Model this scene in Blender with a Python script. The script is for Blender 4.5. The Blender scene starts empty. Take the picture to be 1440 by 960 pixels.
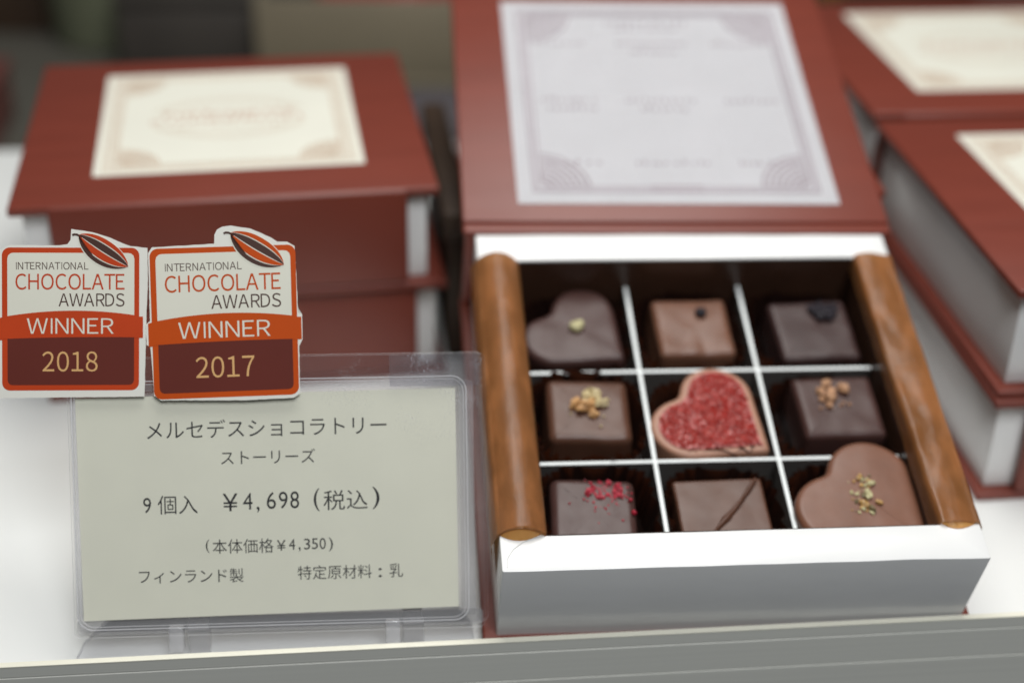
import bpy, bmesh, math, random
from mathutils import Vector, Matrix, noise

random.seed(7)
S = 0.01                       # all numbers below are centimetres; meshes are scaled to metres
R = math.radians
scene = bpy.context.scene
COL = scene.collection

# ------------------------------------------------------------------ camera
cam_d = bpy.data.cameras.new('camera')
cam = bpy.data.objects.new('camera', cam_d)
COL.objects.link(cam)
cam_d.sensor_width = 36.0
cam_d.lens = 52.5
cam_d.clip_start = 0.02
cam_d.clip_end = 50
_p, _r = 0.52554, 0.023786
_F = Vector((0, math.cos(_p), -math.sin(_p)))
_r0 = Vector((1, 0, 0)); _u0 = _r0.cross(_F)
_R = math.cos(_r)*_r0 + math.sin(_r)*_u0
_U = -math.sin(_r)*_r0 + math.cos(_r)*_u0
cam.matrix_world = Matrix(((_R.x, _U.x, -_F.x, 0), (_R.y, _U.y, -_F.y, 0), (_R.z, _U.z, -_F.z, 0.256353), (0, 0, 0, 1)))
cam_d.dof.use_dof = True
cam_d.dof.focus_distance = 0.352
cam_d.dof.aperture_fstop = 5.2
cam_d.dof.aperture_blades = 0
scene.camera = cam

# ------------------------------------------------------------------ world and lamps
w = bpy.data.worlds.new('World'); scene.world = w; w.use_nodes = True
w.node_tree.nodes['Background'].inputs[0].default_value = (0.80, 0.88, 0.92, 1)
w.node_tree.nodes['Background'].inputs[1].default_value = 0.05
scene.view_settings.view_transform = 'Standard'
scene.view_settings.look = 'None'
scene.view_settings.exposure = 0.0
scene.view_settings.gamma = 1.0

def area(name, loc, target, sx, sy, power, color):
    d = bpy.data.lights.new(name, 'AREA'); d.shape = 'RECTANGLE'; d.size = sx*S; d.size_y = sy*S
    d.energy = power; d.color = color
    o = bpy.data.objects.new(name, d); COL.objects.link(o)
    o.location = Vector(loc)*S
    o.rotation_euler = (Vector(target)-Vector(loc)).to_track_quat('-Z', 'Y').to_euler()
    return o
area('showcase_lamp', (4, 47, 66), (2, 39, 0), 46, 40, 3.9, (1.0, 0.985, 0.95))
area('ceiling_lamp', (20, -32, 98), (0, 34, 0), 40, 44, 8.2, (0.96, 0.98, 1.0))

# ------------------------------------------------------------------ materials
def nt(name):
    m = bpy.data.materials.new(name); m.use_nodes = True
    return m, m.node_tree.nodes, m.node_tree.links, m.node_tree.nodes['Principled BSDF']

def mat(name, col, rough=0.5, var=0.08, scale=60, bump=0.0, bscale=400, spec=0.5, sss=0.0, sss_r=(0.4, 0.15, 0.1),
        metal=0.0, coat=0.0, coat_r=0.15, stretch=(1, 1, 1), rvar=0.0, bdist=0.0003, tint=None):
    m, N, L, b = nt(name)
    tc = N.new('ShaderNodeTexCoord'); mp = N.new('ShaderNodeMapping'); mp.inputs['Scale'].default_value = stretch
    L.new(tc.outputs['Object'], mp.inputs['Vector'])
    n1 = N.new('ShaderNodeTexNoise'); n1.inputs['Scale'].default_value = scale; n1.inputs['Detail'].default_value = 5
    L.new(mp.outputs[0], n1.inputs['Vector'])
    mix = N.new('ShaderNodeMix'); mix.data_type = 'RGBA'
    c2 = tint or tuple(max(0, c*(1-2*var)) for c in col)
    mix.inputs[6].default_value = (*[min(1, c*(1+var)) for c in col], 1); mix.inputs[7].default_value = (*c2, 1)
    L.new(n1.outputs['Fac'], mix.inputs[0]); L.new(mix.outputs[2], b.inputs['Base Color'])
    b.inputs['Roughness'].default_value = rough; b.inputs['Metallic'].default_value = metal
    b.inputs['Specular IOR Level'].default_value = spec
    if rvar:
        mr = N.new('ShaderNodeMapRange'); mr.inputs[3].default_value = rough-rvar; mr.inputs[4].default_value = rough+rvar
        n3 = N.new('ShaderNodeTexNoise'); n3.inputs['Scale'].default_value = scale*1.7; n3.inputs['Detail'].default_value = 6
        L.new(mp.outputs[0], n3.inputs['Vector']); L.new(n3.outputs['Fac'], mr.inputs[0]); L.new(mr.outputs[0], b.inputs['Roughness'])
    if coat:
        b.inputs['Coat Weight'].default_value = coat; b.inputs['Coat Roughness'].default_value = coat_r
    if sss:
        b.inputs['Subsurface Weight'].default_value = sss; b.inputs['Subsurface Radius'].default_value = sss_r
        b.inputs['Subsurface Scale'].default_value = 0.003
    if bump:
        n2 = N.new('ShaderNodeTexNoise'); n2.inputs['Scale'].default_value = bscale; n2.inputs['Detail'].default_value = 4
        L.new(mp.outputs[0], n2.inputs['Vector'])
        bp = N.new('ShaderNodeBump'); bp.inputs['Strength'].default_value = bump; bp.inputs['Distance'].default_value = bdist
        L.new(n2.outputs['Fac'], bp.inputs['Height']); L.new(bp.outputs[0], b.inputs['Normal'])
    return m

def clear(name, white=0.06, tintc=(0.93, 0.93, 0.95), scratch=0.0, edge=False):
    """thin clear acrylic: mostly see-through, a little gloss, faint whitish body"""
    m, N, L, b = nt(name); N.remove(b)
    out = N['Material Output']
    tr = N.new('ShaderNodeBsdfTransparent'); tr.inputs[0].default_value = (*tintc, 1)
    gl = N.new('ShaderNodeBsdfGlossy'); gl.inputs['Roughness'].default_value = 0.06
    fr = N.new('ShaderNodeFresnel'); fr.inputs['IOR'].default_value = 1.45
    ge = N.new('ShaderNodeNewGeometry'); fo = N.new('ShaderNodeMath'); fo.operation = 'SUBTRACT'; fo.inputs[0].default_value = 1; L.new(ge.outputs['Backfacing'], fo.inputs[1])
    fm = N.new('ShaderNodeMath'); fm.operation = 'MULTIPLY'; L.new(fr.outputs[0], fm.inputs[0]); L.new(fo.outputs[0], fm.inputs[1])
    m1 = N.new('ShaderNodeMixShader'); L.new(fm.outputs[0], m1.inputs[0]); L.new(tr.outputs[0], m1.inputs[1]); L.new(gl.outputs[0], m1.inputs[2])
    df = N.new('ShaderNodeBsdfDiffuse'); df.inputs[0].default_value = (0.84, 0.84, 0.86, 1)
    m2 = N.new('ShaderNodeMixShader'); L.new(m1.outputs[0], m2.inputs[1]); L.new(df.outputs[0], m2.inputs[2])
    tc = N.new('ShaderNodeTexCoord')
    if scratch:
        # fine scratches: thin streaks of stretched noise, thicker in worn blotches
        mp = N.new('ShaderNodeMapping'); mp.inputs['Scale'].default_value = (1, 0.35, 1); mp.inputs['Rotation'].default_value = (0, 0, 0.7)
        L.new(tc.outputs['Object'], mp.inputs['Vector'])
        a = N.new('ShaderNodeTexNoise'); a.inputs['Scale'].default_value = 4200; a.inputs['Detail'].default_value = 6; L.new(mp.outputs[0], a.inputs['Vector'])
        r1 = N.new('ShaderNodeMapRange'); r1.inputs[1].default_value = 0.55; r1.inputs[2].default_value = 0.72; L.new(a.outputs['Fac'], r1.inputs[0])
        c = N.new('ShaderNodeTexNoise'); c.inputs['Scale'].default_value = 110; c.inputs['Detail'].default_value = 4; L.new(tc.outputs['Object'], c.inputs['Vector'])
        r2 = N.new('ShaderNodeMapRange'); r2.inputs[1].default_value = 0.47; r2.inputs[2].default_value = 0.66; L.new(c.outputs['Fac'], r2.inputs[0])
        mu = N.new('ShaderNodeMath'); mu.operation = 'MULTIPLY'; L.new(r1.outputs[0], mu.inputs[0]); L.new(r2.outputs[0], mu.inputs[1])
        # worn upper right corner of the plate
        sx = N.new('ShaderNodeSeparateXYZ'); L.new(tc.outputs['Object'], sx.inputs[0])
        rx = N.new('ShaderNodeMapRange'); rx.inputs[1].default_value = 0.055; rx.inputs[2].default_value = 0.098; L.new(sx.outputs[0], rx.inputs[0])
        ry = N.new('ShaderNodeMapRange'); ry.inputs[1].default_value = 0.045; ry.inputs[2].default_value = 0.066; L.new(sx.outputs[1], ry.inputs[0])
        xy = N.new('ShaderNodeMath'); xy.operation = 'MULTIPLY'; L.new(rx.outputs[0], xy.inputs[0]); L.new(ry.outputs[0], xy.inputs[1])
        ad = N.new('ShaderNodeMath'); ad.operation = 'ADD'; L.new(xy.outputs[0], ad.inputs[0]); ad.inputs[1].default_value = 0.035
        mu2 = N.new('ShaderNodeMath'); mu2.operation = 'MULTIPLY'; L.new(mu.outputs[0], mu2.inputs[0]); L.new(ad.outputs[0], mu2.inputs[1])
        mu3 = N.new('ShaderNodeMath'); mu3.operation = 'MULTIPLY_ADD'; L.new(mu2.outputs[0], mu3.inputs[0]); mu3.inputs[1].default_value = scratch; mu3.inputs[2].default_value = white
        mu3.use_clamp = True
        L.new(mu3.outputs[0], m2.inputs[0])
    else:
        m2.inputs[0].default_value = white
    L.new(m2.outputs[0], out.inputs['Surface'])
    return m

def film(name, base, trans, rough=0.3):
    """brown glassine: opaque brown sheet that lets amber light through, glossy skin with fine wrinkles"""
    m, N, L, b = nt(name); out = N['Material Output']
    tc = N.new('ShaderNodeTexCoord'); mp = N.new('ShaderNodeMapping'); mp.inputs['Scale'].default_value = (1, 0.42, 1)
    L.new(tc.outputs['Object'], mp.inputs['Vector'])
    n1 = N.new('ShaderNodeTexNoise'); n1.inputs['Scale'].default_value = 170; n1.inputs['Detail'].default_value = 6; n1.inputs['Roughness'].default_value = 0.6
    L.new(mp.outputs[0], n1.inputs['Vector'])
    cr = N.new('ShaderNodeValToRGB'); e = cr.color_ramp.elements
    e[0].position = 0.40; e[0].color = (*[c*0.74 for c in base], 1); e[1].position = 0.62; e[1].color = (*[c*1.22 for c in base], 1)
    L.new(n1.outputs['Fac'], cr.inputs[0]); L.new(cr.outputs[0], b.inputs['Base Color'])
    b.inputs['Roughness'].default_value = rough
    b.inputs['Coat Weight'].default_value = 0.7; b.inputs['Coat Roughness'].default_value = 0.33
    n2 = N.new('ShaderNodeTexNoise'); n2.inputs['Scale'].default_value = 330; n2.inputs['Detail'].default_value = 8; n2.inputs['Distortion'].default_value = 1.0
    L.new(mp.outputs[0], n2.inputs['Vector'])
    bp = N.new('ShaderNodeBump'); bp.inputs['Strength'].default_value = 0.6; bp.inputs['Distance'].default_value = 0.0005
    L.new(n2.outputs['Fac'], bp.inputs['Height']); L.new(bp.outputs[0], b.inputs['Normal'])
    tl = N.new('ShaderNodeBsdfTranslucent'); tl.inputs[0].default_value = (*trans, 1)
    mx = N.new('ShaderNodeMixShader'); mx.inputs[0].default_value = 0.36
    L.new(b.outputs[0], mx.inputs[1]); L.new(tl.outputs[0], mx.inputs[2]); L.new(mx.outputs[0], out.inputs['Surface'])
    return m

M = {}
M['shelf'] = mat('white_shelf', (0.80, 0.81, 0.79), 0.32, 0.03, 8, 0.05, 900, rvar=0.06)
M['alu'] = mat('brushed_aluminium', (0.74, 0.74, 0.68), 0.45, 0.06, 90, 0.15, 500, metal=0.1, stretch=(0.02, 1, 8), bdist=0.0001)
M['alu_lip'] = mat('cream_rail_lip', (0.80, 0.78, 0.66), 0.3, 0.04, 40)
M['cover'] = mat('maroon_cover', (0.172, 0.033, 0.019), 0.40, 0.10, 25, 0.25, 2200, rvar=0.05, stretch=(1, 5, 1), bdist=0.00008)
M['paper'] = mat('white_carton', (0.78, 0.78, 0.77), 0.42, 0.03, 45, 0.16, 160, coat=0.35, coat_r=0.14, bdist=0.0004)
M['side_card'] = mat('grey_side_card', (0.20, 0.19, 0.18), 0.35, 0.2, 60, metal=0.5)
M['crease'] = mat('carton_fold', (0.62, 0.62, 0.60), 0.5, 0.05, 90)
M['divider'] = mat('white_divider_card', (0.80, 0.83, 0.82), 0.45, 0.03, 90)
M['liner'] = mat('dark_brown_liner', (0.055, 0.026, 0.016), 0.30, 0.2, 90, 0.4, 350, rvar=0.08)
M['film'] = film('brown_glassine', (0.37, 0.185, 0.082), (0.94, 0.58, 0.24), 0.30)
M['amber_film'] = mat('amber_glassine', (0.86, 0.50, 0.16), 0.4, 0.06, 200)
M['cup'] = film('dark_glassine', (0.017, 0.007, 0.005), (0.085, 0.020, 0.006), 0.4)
M['label'] = mat('cream_label', (0.71, 0.70, 0.61), 0.55, 0.03, 50)
M['menu'] = mat('lilac_white_sheet', (0.82, 0.82, 0.845), 0.42, 0.03, 50)
M['print'] = mat('faded_plum_ink', (0.35, 0.30, 0.33), 0.6, 0.1, 200)
M['print_tan'] = mat('tan_ink', (0.52, 0.40, 0.30), 0.6, 0.1, 200)
M['print_red'] = mat('brick_red_ink', (0.50, 0.30, 0.22), 0.6, 0.1, 200)
M['dark'] = mat('dark_chocolate', (0.062, 0.030, 0.026), 0.37, 0.17, 130, 0.22, 260, spec=0.36, rvar=0.11, sss=0.1, tint=(0.05, 0.022, 0.018))
M['darker'] = mat('bitter_chocolate', (0.048, 0.024, 0.022), 0.35, 0.17, 130, 0.18, 230, spec=0.36, rvar=0.11, sss=0.1)
M['milk'] = mat('milk_chocolate', (0.17, 0.077, 0.047), 0.32, 0.17, 130, 0.18, 240, spec=0.35, rvar=0.11, sss=0.15)
M['halfmilk'] = mat('half_milk_chocolate', (0.105, 0.046, 0.028), 0.36, 0.17, 130, 0.2, 240, spec=0.36, rvar=0.11, sss=0.12)
M['heartmilk'] = mat('matte_milk_chocolate', (0.190, 0.080, 0.046), 0.42, 0.17, 120, 0.18, 300, rvar=0.11, sss=0.15)
M['caramel'] = mat('pale_caramel_chocolate', (0.36, 0.18, 0.115), 0.45, 0.08, 130, 0.2, 300, sss=0.15)
M['crystal'] = mat('raspberry_crystal', (0.42, 0.030, 0.022), 0.32, 0.35, 500, coat=0.12, sss=0.3, sss_r=(0.8, 0.15, 0.1))
M['crystal_pale'] = mat('pale_raspberry_crystal', (0.52, 0.12, 0.10), 0.22, 0.2, 500, coat=0.3)
M['raspberry'] = mat('dried_raspberry', (0.42, 0.012, 0.035), 0.45, 0.35, 700, 0.4, 900, sss=0.2)
M['nut'] = mat('toasted_nut', (0.52, 0.30, 0.11), 0.45, 0.35, 300, 0.4, 600, tint=(0.25, 0.11, 0.05))
M['nut_pale'] = mat('pale_nut', (0.62, 0.50, 0.27), 0.45, 0.25, 300, 0.4, 600)
M['crumb'] = mat('tan_crumb', (0.48, 0.26, 0.14), 0.6, 0.3, 400, 0.4, 800)
M['seed'] = mat('pale_green_seed', (0.55, 0.50, 0.27), 0.5, 0.3, 400)
M['gold'] = mat('golden_flake', (0.50, 0.29, 0.09), 0.35, 0.3, 400)
M['herb'] = mat('olive_flake', (0.16, 0.12, 0.05), 0.5, 0.3, 400)
M['berry'] = mat('black_dried_berry', (0.016, 0.012, 0.018), 0.55, 0.3, 300, 0.6, 500, spec=0.3, bdist=0.0006)
M['card'] = mat('cream_card', (0.83, 0.825, 0.69), 0.6, 0.03, 70, 0.05, 900)
M['ink'] = mat('black_ink', (0.010, 0.010, 0.012), 0.6, 0.1, 200)
M['sticker'] = mat('white_sticker_paper', (0.80, 0.79, 0.72), 0.5, 0.03, 100)
M['cream'] = mat('cream_print', (0.77, 0.76, 0.65), 0.45, 0.03, 60)
M['orange'] = mat('orange_print', (0.56, 0.078, 0.008), 0.42, 0.05, 60, spec=0.2)
M['vermilion'] = mat('vermilion_print', (0.55, 0.060, 0.014), 0.42, 0.08, 60, spec=0.2)
M['maroon'] = mat('maroon_print', (0.135, 0.029, 0.021), 0.42, 0.06, 60, spec=0.2)
M['tan'] = mat('tan_print', (0.72, 0.42, 0.17), 0.45, 0.03, 60)
M['brown_ink'] = mat('brown_print', (0.060, 0.022, 0.014), 0.45, 0.03, 60)
M['acryl'] = clear('clear_acrylic', 0.008, (0.985, 0.985, 0.985), scratch=1.1)
M['acryl_back'] = clear('clear_acrylic_back', 0.008, (0.985, 0.985, 0.988))
M['acryl_edge'] = clear('acrylic_edge', 0.72, (0.93, 0.93, 0.94))  # strong white share paints bright glints along the thin edges
M['acryl_body'] = clear('acrylic_side', 0.13, (0.985, 0.985, 0.988))  # whitish share stands in for the pale shelf refracted through the sides
M['acryl_base'] = clear('acrylic_base', 0.07, (0.985, 0.985, 0.99))
M['acryl_lip'] = clear('acrylic_lip', 0.45, (0.97, 0.97, 0.98))  # white share draws a painted glint line around the pocket
M['acryl_post'] = clear('acrylic_post', 0.25, (1.0, 1.0, 1.0))
M['tape'] = clear('clear_tape', 0.035, (0.92, 0.92, 0.94))
M['char'] = mat('charcoal_card', (0.055, 0.047, 0.040), 0.5, 0.2, 20)
M['grey'] = mat('grey_counter', (0.105, 0.10, 0.083), 0.4, 0.15, 6)
M['green'] = mat('green_leaf', (0.07, 0.16, 0.045), 0.5, 0.3, 40)
M['olive'] = mat('olive_tin', (0.14, 0.15, 0.095), 0.45, 0.2, 20)
M['kraft'] = mat('kraft_card', (0.22, 0.185, 0.125), 0.6, 0.12, 30)
M['bread'] = mat('dark_brown_basket', (0.05, 0.027, 0.014), 0.55, 0.3, 40)
M['red'] = mat('rose_red_wrap', (0.33, 0.035, 0.040), 0.4, 0.2, 30)
M['rose'] = mat('dusty_rose_wrap', (0.16, 0.055, 0.045), 0.5, 0.2, 30)
M['blue'] = mat('lavender_wrap', (0.09, 0.08, 0.085), 0.4, 0.2, 30)
M['amber'] = mat('amber_glaze', (0.50, 0.22, 0.02), 0.3, 0.2, 30)

# ------------------------------------------------------------------ mesh helpers
def build(name, bm, m, parent=None, smooth=False, angle=None):
    me = bpy.data.meshes.new(name)
    bmesh.ops.scale(bm, vec=(S, S, S), verts=bm.verts)
    bm.to_mesh(me); bm.free()
    for x in (m if isinstance(m, (list, tuple)) else [m]): me.materials.append(x)
    if smooth:
        for p in me.polygons: p.use_smooth = True
    if angle is not None:
        for p in me.polygons: p.use_smooth = True
        me.set_sharp_from_angle(angle=R(angle))
    o = bpy.data.objects.new(name, me); COL.objects.link(o)
    if parent: o.parent = parent
    return o

def thing(name, label, cat, mtx=None, group=None):
    o = bpy.data.objects.new(name, None); o.empty_display_size = 0.01; COL.objects.link(o)
    o['label'] = label; o['category'] = cat
    if group: o['group'] = group
    if mtx is not None: place(o, mtx)
    return o

def place(o, mtx):
    m = mtx.copy(); m.translation = m.translation*S; o.matrix_world = m

def tag(o, label, cat, group=None):
    o['label'] = label; o['category'] = cat
    if group: o['group'] = group
    return o

def rmat(M3, t):
    m = Matrix([list(r)+[0] for r in M3]+[[0, 0, 0, 1]]); m.translation = Vector(t); return m
def zrot(a, t): m = Matrix.Rotation(a, 4, 'Z'); m.translation = Vector(t); return m

def box(bm, a, b, bev=0.0, seg=2, mi=0, taper=None):
    vs = [bm.verts.new((x, y, z)) for z in (a[2], b[2]) for y in (a[1], b[1]) for x in (a[0], b[0])]
    fs = [bm.faces.new([vs[i] for i in f]) for f in ((0, 2, 3, 1), (4, 5, 7, 6), (0, 1, 5, 4), (1, 3, 7, 5), (3, 2, 6, 7), (2, 0, 4, 6))]
    for f in fs: f.material_index = mi
    if bev:
        es = {e for f in fs for e in f.edges}
        bmesh.ops.bevel(bm, geom=list(es), offset=bev, segments=seg, affect='EDGES', profile=0.5, clamp_overlap=True)
    return vs

def rrect(x0, y0, x1, y1, r, n=6):
    pts = []
    for cx, cy, a0 in ((x1-r, y0+r, -90), (x1-r, y1-r, 0), (x0+r, y1-r, 90), (x0+r, y0+r, 180)):
        for k in range(n+1):
            a = R(a0+90*k/n); pts.append((cx+r*math.cos(a), cy+r*math.sin(a)))
    return pts

def prism(bm, pts, z0, z1, bev=0.0, mi=0, mi_side=None):
    """outline in x,y given counter-clockwise, raised from z0 to z1"""
    a = sum(pts[i][0]*pts[(i+1) % len(pts)][1]-pts[(i+1) % len(pts)][0]*pts[i][1] for i in range(len(pts)))
    if a < 0: pts = pts[::-1]
    lo = [bm.verts.new((x, y, z0)) for x, y in pts]; hi = [bm.verts.new((x, y, z1)) for x, y in pts]
    n = len(pts)
    ft = bm.faces.new(hi); fb = bm.faces.new(lo[::-1]); ft.material_index = fb.material_index = mi
    sides = []
    for i in range(n):
        f = bm.faces.new((lo[i], lo[(i+1) % n], hi[(i+1) % n], hi[i])); f.material_index = mi if mi_side is None else mi_side; sides.append(f)
    if bev:
        bmesh.ops.bevel(bm, geom=list(ft.edges), offset=bev, segments=2, affect='EDGES', profile=0.5)

def ribbon(bm, pts, wd, z, h=0.004):
    """a thin drawn line (ink or ridge) along pts"""
    n = len(pts); L_, R_ = [], []
    for i in range(n):
        p0 = Vector(pts[max(0, i-1)]); p1 = Vector(pts[min(n-1, i+1)]); d = (p1-p0)
        if d.length < 1e-9: d = Vector((1, 0))
        d.normalize(); nn = Vector((-d.y, d.x))*wd/2; p = Vector(pts[i])
        L_.append(p+nn); R_.append(p-nn)
    prism(bm, [tuple(v) for v in R_]+[tuple(v) for v in L_[::-1]], z-h, z)

def clean_tri(bm):
    bmesh.ops.triangulate(bm, faces=[f for f in bm.faces if len(f.verts) > 4])

FONT = bpy.data.fonts.load('<builtin>')
_gc = {}
def glyph(body, thin=0.0):
    k = (body, thin)
    if k not in _gc:
        c = bpy.data.curves.new('glyph', 'FONT'); c.body = body; c.font = FONT; c.size = 1; c.offset = thin; c.resolution_u = 4
        o = bpy.data.objects.new('glyph', c); COL.objects.link(o)
        me = bpy.data.meshes.new_from_object(o.evaluated_get(bpy.context.evaluated_depsgraph_get()))
        _gc[k] = ([tuple(v.co) for v in me.vertices], [tuple(p.vertices) for p in me.polygons])
        bpy.data.objects.remove(o); bpy.data.curves.remove(c); bpy.data.meshes.remove(me)
    return _gc[k]
def put_glyph(bm, body, fn, thin=0.0):
    vs, fs = glyph(body, thin)
    xs = [v[0] for v in vs]; ys = [v[1] for v in vs]
    bb = (min(xs), max(xs), min(ys), max(ys))
    nv = [bm.verts.new(fn(v[0], v[1], bb)) for v in vs]
    for f in fs:
        try: bm.faces.new([nv[i] for i in f])
        except ValueError: pass

def chunk(bm, c, r, seed, squash=1.0, rough=0.45, sub=2, mi=0):
    res = bmesh.ops.create_icosphere(bm, subdivisions=sub, radius=1.0)
    q = Matrix.Rotation(seed*1.7, 3, 'Z') @ Matrix.Rotation(seed*2.3, 3, 'X')
    rr = r if hasattr(r, '__len__') else (r, r, r*squash)
    for v in res['verts']:
        k = 1+rough*noise.noise(v.co*1.6+Vector((seed*3.1, seed*1.3, 0)))
        p = v.co*k; p = Vector((p.x*rr[0], p.y*rr[1], p.z*rr[2]))
        a = seed*2.9; v.co = Vector((p.x*math.cos(a)-p.y*math.sin(a), p.x*math.sin(a)+p.y*math.cos(a), p.z))+Vector(c)
    for f in {f for v in res['verts'] for f in v.link_faces}: f.material_index = mi; f.smooth = rough < 0.5

# ------------------------------------------------------------------ the setting
bm = bmesh.new()
AX = math.atan2(2.67, 25.28)                                # the shelf edge runs at a slight angle to the view
box(bm, (-60, 0.34, -1.6), (60, 33.5, 0), 0.05)
o = build('shelf', bm, M['shelf']); o['kind'] = 'structure'
RAIL = zrot(AX, (-12.08, 26.96, 0))
place(o, RAIL)
RAIL = zrot(AX+0.004, (-12.08, 26.94, -0.19))
bm = bmesh.new(); box(bm, (-170, 62, -6), (170, 260, -4.5), 0.1)
o = build('counter', bm, M['grey']); o['kind'] = 'structure'

rail = thing('shelf_rail', 'grey brushed metal rail with cream top edge along the front of the white shelf', 'rail', RAIL)
bm = bmesh.new()
prof = [(0.15, 0.80), (0.0, 0.80), (0.0, 0.50), (0.018, 0.49), (0.018, 0.455), (0.0, 0.445), (0.0, -0.42), (0.02, -0.43), (0.02, -0.47), (0.0, -0.48), (0.0, -2.6), (0.15, -2.6)]
rows = [[bm.verts.new((x, y, z)) for y, z in prof] for x in (-30, 60)]
n = len(prof)
for i in range(n):
    f = bm.faces.new((rows[0][i], rows[0][(i+1) % n], rows[1][(i+1) % n], rows[1][i]))
bm.faces.new(rows[0][::-1]); bm.faces.new(rows[1])
bmesh.ops.recalc_face_normals(bm, faces=bm.faces)
build('front_face', bm, M['alu'], rail)
bm = bmesh.new(); box(bm, (-30, -0.012, 0.803), (60, 0.16, 0.845), 0.012)
build('top_lip', bm, M['alu_lip'], rail)

# ------------------------------------------------------------------ closed gift boxes
CW, CD, H = 12.67, 12.23, 3.455
def corner_ornament(bm, x, y, sx, sy, size, z):
    for k in range(7):
        r = size*(0.22+0.78*k/6)
        pts = [(x+sx*r*math.cos(R(a)), y+sy*r*math.sin(R(a))) for a in range(0, 91, 10)]
        ribbon(bm, pts if sx*sy > 0 else pts[::-1], 0.085, z)
    for a in range(6, 90, 12):
        ribbon(bm, [(x+sx*size*0.15*math.cos(R(a)), y+sy*size*0.15*math.sin(R(a))), (x+sx*size*math.cos(R(a)), y+sy*size*math.sin(R(a)))], 0.03, z+0.002)
def border(bm, x0, y0, x1, y1, z, wd=0.05):
    for p in (((x0, y0), (x1, y0)), ((x1, y0), (x1, y1)), ((x1, y1), (x0, y1)), ((x0, y1), (x0, y0))): ribbon(bm, list(p), wd, z)
def scribble(bm, xc, yc, wd, ht, z, rnd):
    """an unreadable line of small print"""
    x = xc-wd/2
    while x < xc+wd/2:
        lw = rnd.uniform(0.35, 0.9)*ht
        hh = ht*rnd.choice((0.6, 0.65, 0.7, 1.0))
        ribbon(bm, [(x, yc-ht/2), (x+lw*0.15, yc-ht/2+hh)], ht*0.22, z)
        ribbon(bm, [(x, yc-ht/2+hh*rnd.random()), (x+lw*0.6, yc-ht/2+hh*rnd.random())], ht*0.2, z+0.001)
        x += lw+(ht*0.5 if rnd.random() < 0.15 else 0.04)

def lid_board(bm, x0, y0, x1, y1, z0, z1):
    box(bm, (x0, y0, z0), (x1, y1, z1), 0.07, 3)

def make_closed(label, mtx):
    t = thing('gift_box', label, 'gift box', mtx, 'closed maroon gift boxes stacked around the open one')
    bm = bmesh.new(); lid_board(bm, 0, 0, CW, CD, 0, 0.25); build('base_cover', bm, M['cover'], t, angle=40)
    bm = bmesh.new(); box(bm, (0.34, 0.42, 0.253), (CW-0.34, CD-0.35, H-0.283), 0.05, 2); build('tray', bm, M['paper'], t, angle=40)
    bm = bmesh.new(); lid_board(bm, 0, 0, CW, CD, H-0.28, H)
    ld = build('lid', bm, M['cover'], t, angle=40)
    bm = bmesh.new(); box(bm, (1.12, -0.05, 0.30), (11.7, 0.28, H-0.03), 0.10, 4); build('front_flap', bm, M['cover'], t, angle=50)
    bm = bmesh.new(); box(bm, (0.1, CD-0.28, 0.2), (CW-0.1, CD+0.03, H-0.03), 0.10, 4); build('spine', bm, M['cover'], t, angle=50)
    x0, y0, x1, y1 = 2.3, 2.05, 10.6, 10.8
    bm = bmesh.new(); prism(bm, rrect(x0, y0, x1, y1, 0.06), H-0.002, H+0.012); lb = build('label', bm, M['label'], t)
    z = H+0.016; rnd = random.Random(3)
    bm = bmesh.new()
    for g in (0.28, 0.42, 0.56, 0.66): border(bm, x0+g, y0+g, x1-g, y1-g, z, 0.05)
    for cx, cy, sx, sy in ((x0+.7, y0+.7, 1, 1), (x1-.7, y0+.7, -1, 1), (x0+.7, y1-.7, 1, -1), (x1-.7, y1-.7, -1, -1)): corner_ornament(bm, cx, cy, sx, sy, 1.25, z)
    xc, yc = (x0+x1)/2, (y0+y1)/2
    for k in (0.0, 0.25):
        ribbon(bm, [(xc+(2.6-k)*math.cos(R(a)), yc+(1.75-k)*math.sin(R(a))) for a in range(200, 341, 10)], 0.05, z)
        ribbon(bm, [(xc+(2.6-k)*math.cos(R(a)), yc+(1.75-k)*math.sin(R(a))) for a in range(20, 161, 10)], 0.05, z)
    scribble(bm, xc, yc-0.8, 3.4, 0.26, z, rnd)
    build('label_border', bm, M['print_tan'], lb)
    bm = bmesh.new(); scribble(bm, xc, yc+0.45, 4.2, 0.5, z, rnd); scribble(bm, xc, yc-0.15, 5.0, 0.4, z, rnd)
    build('label_print', bm, M['print_red'], lb)
    return t

def copy_tree(o, parent=None):
    c = o.copy(); COL.objects.link(c)
    if parent is not None: c.parent = parent
    for ch in o.children: copy_tree(ch, c)
    return c

left_top = make_closed('closed maroon gift box with cream label, on top of the stack behind the award stickers', zrot(0.1846, (-14.767, 39.199, H)))
def another(label, mtx):
    c = copy_tree(left_top); c['label'] = label; place(c, mtx); return c
another('closed maroon gift box at the bottom of the stack behind the price card', zrot(0.1846, (-14.546, 39.64, 0)))
another('closed maroon gift box, top of the stack beside the right side of the open box', zrot(0.1225, (13.661, 35.66, H)))
another('closed maroon gift box resting on the shelf under another one, right beside the open box', zrot(0.1225, (13.63, 35.52, 0)))
another('closed maroon gift box with pale label farthest back in the upper right corner', zrot(0.125, (12.2, 48.3, H+0.05)))
another('closed maroon gift box hidden below the farthest one in the upper right corner', zrot(0.125, (12.2, 48.5, 0)))
another('closed maroon gift box lying flat under the raised back of the open box', zrot(0.09+math.pi, (-1.2+12.67*0.996-12.23*0.0899, 39.6+12.67*0.0899+12.23*0.996, 0)))
another('closed maroon gift box under the opened lid with the menu sheet', zrot(0.09+math.pi, (-1.25+12.67*0.996-12.23*0.0899, 40.9+12.67*0.0899+12.23*0.996, H+0.003)))

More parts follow.
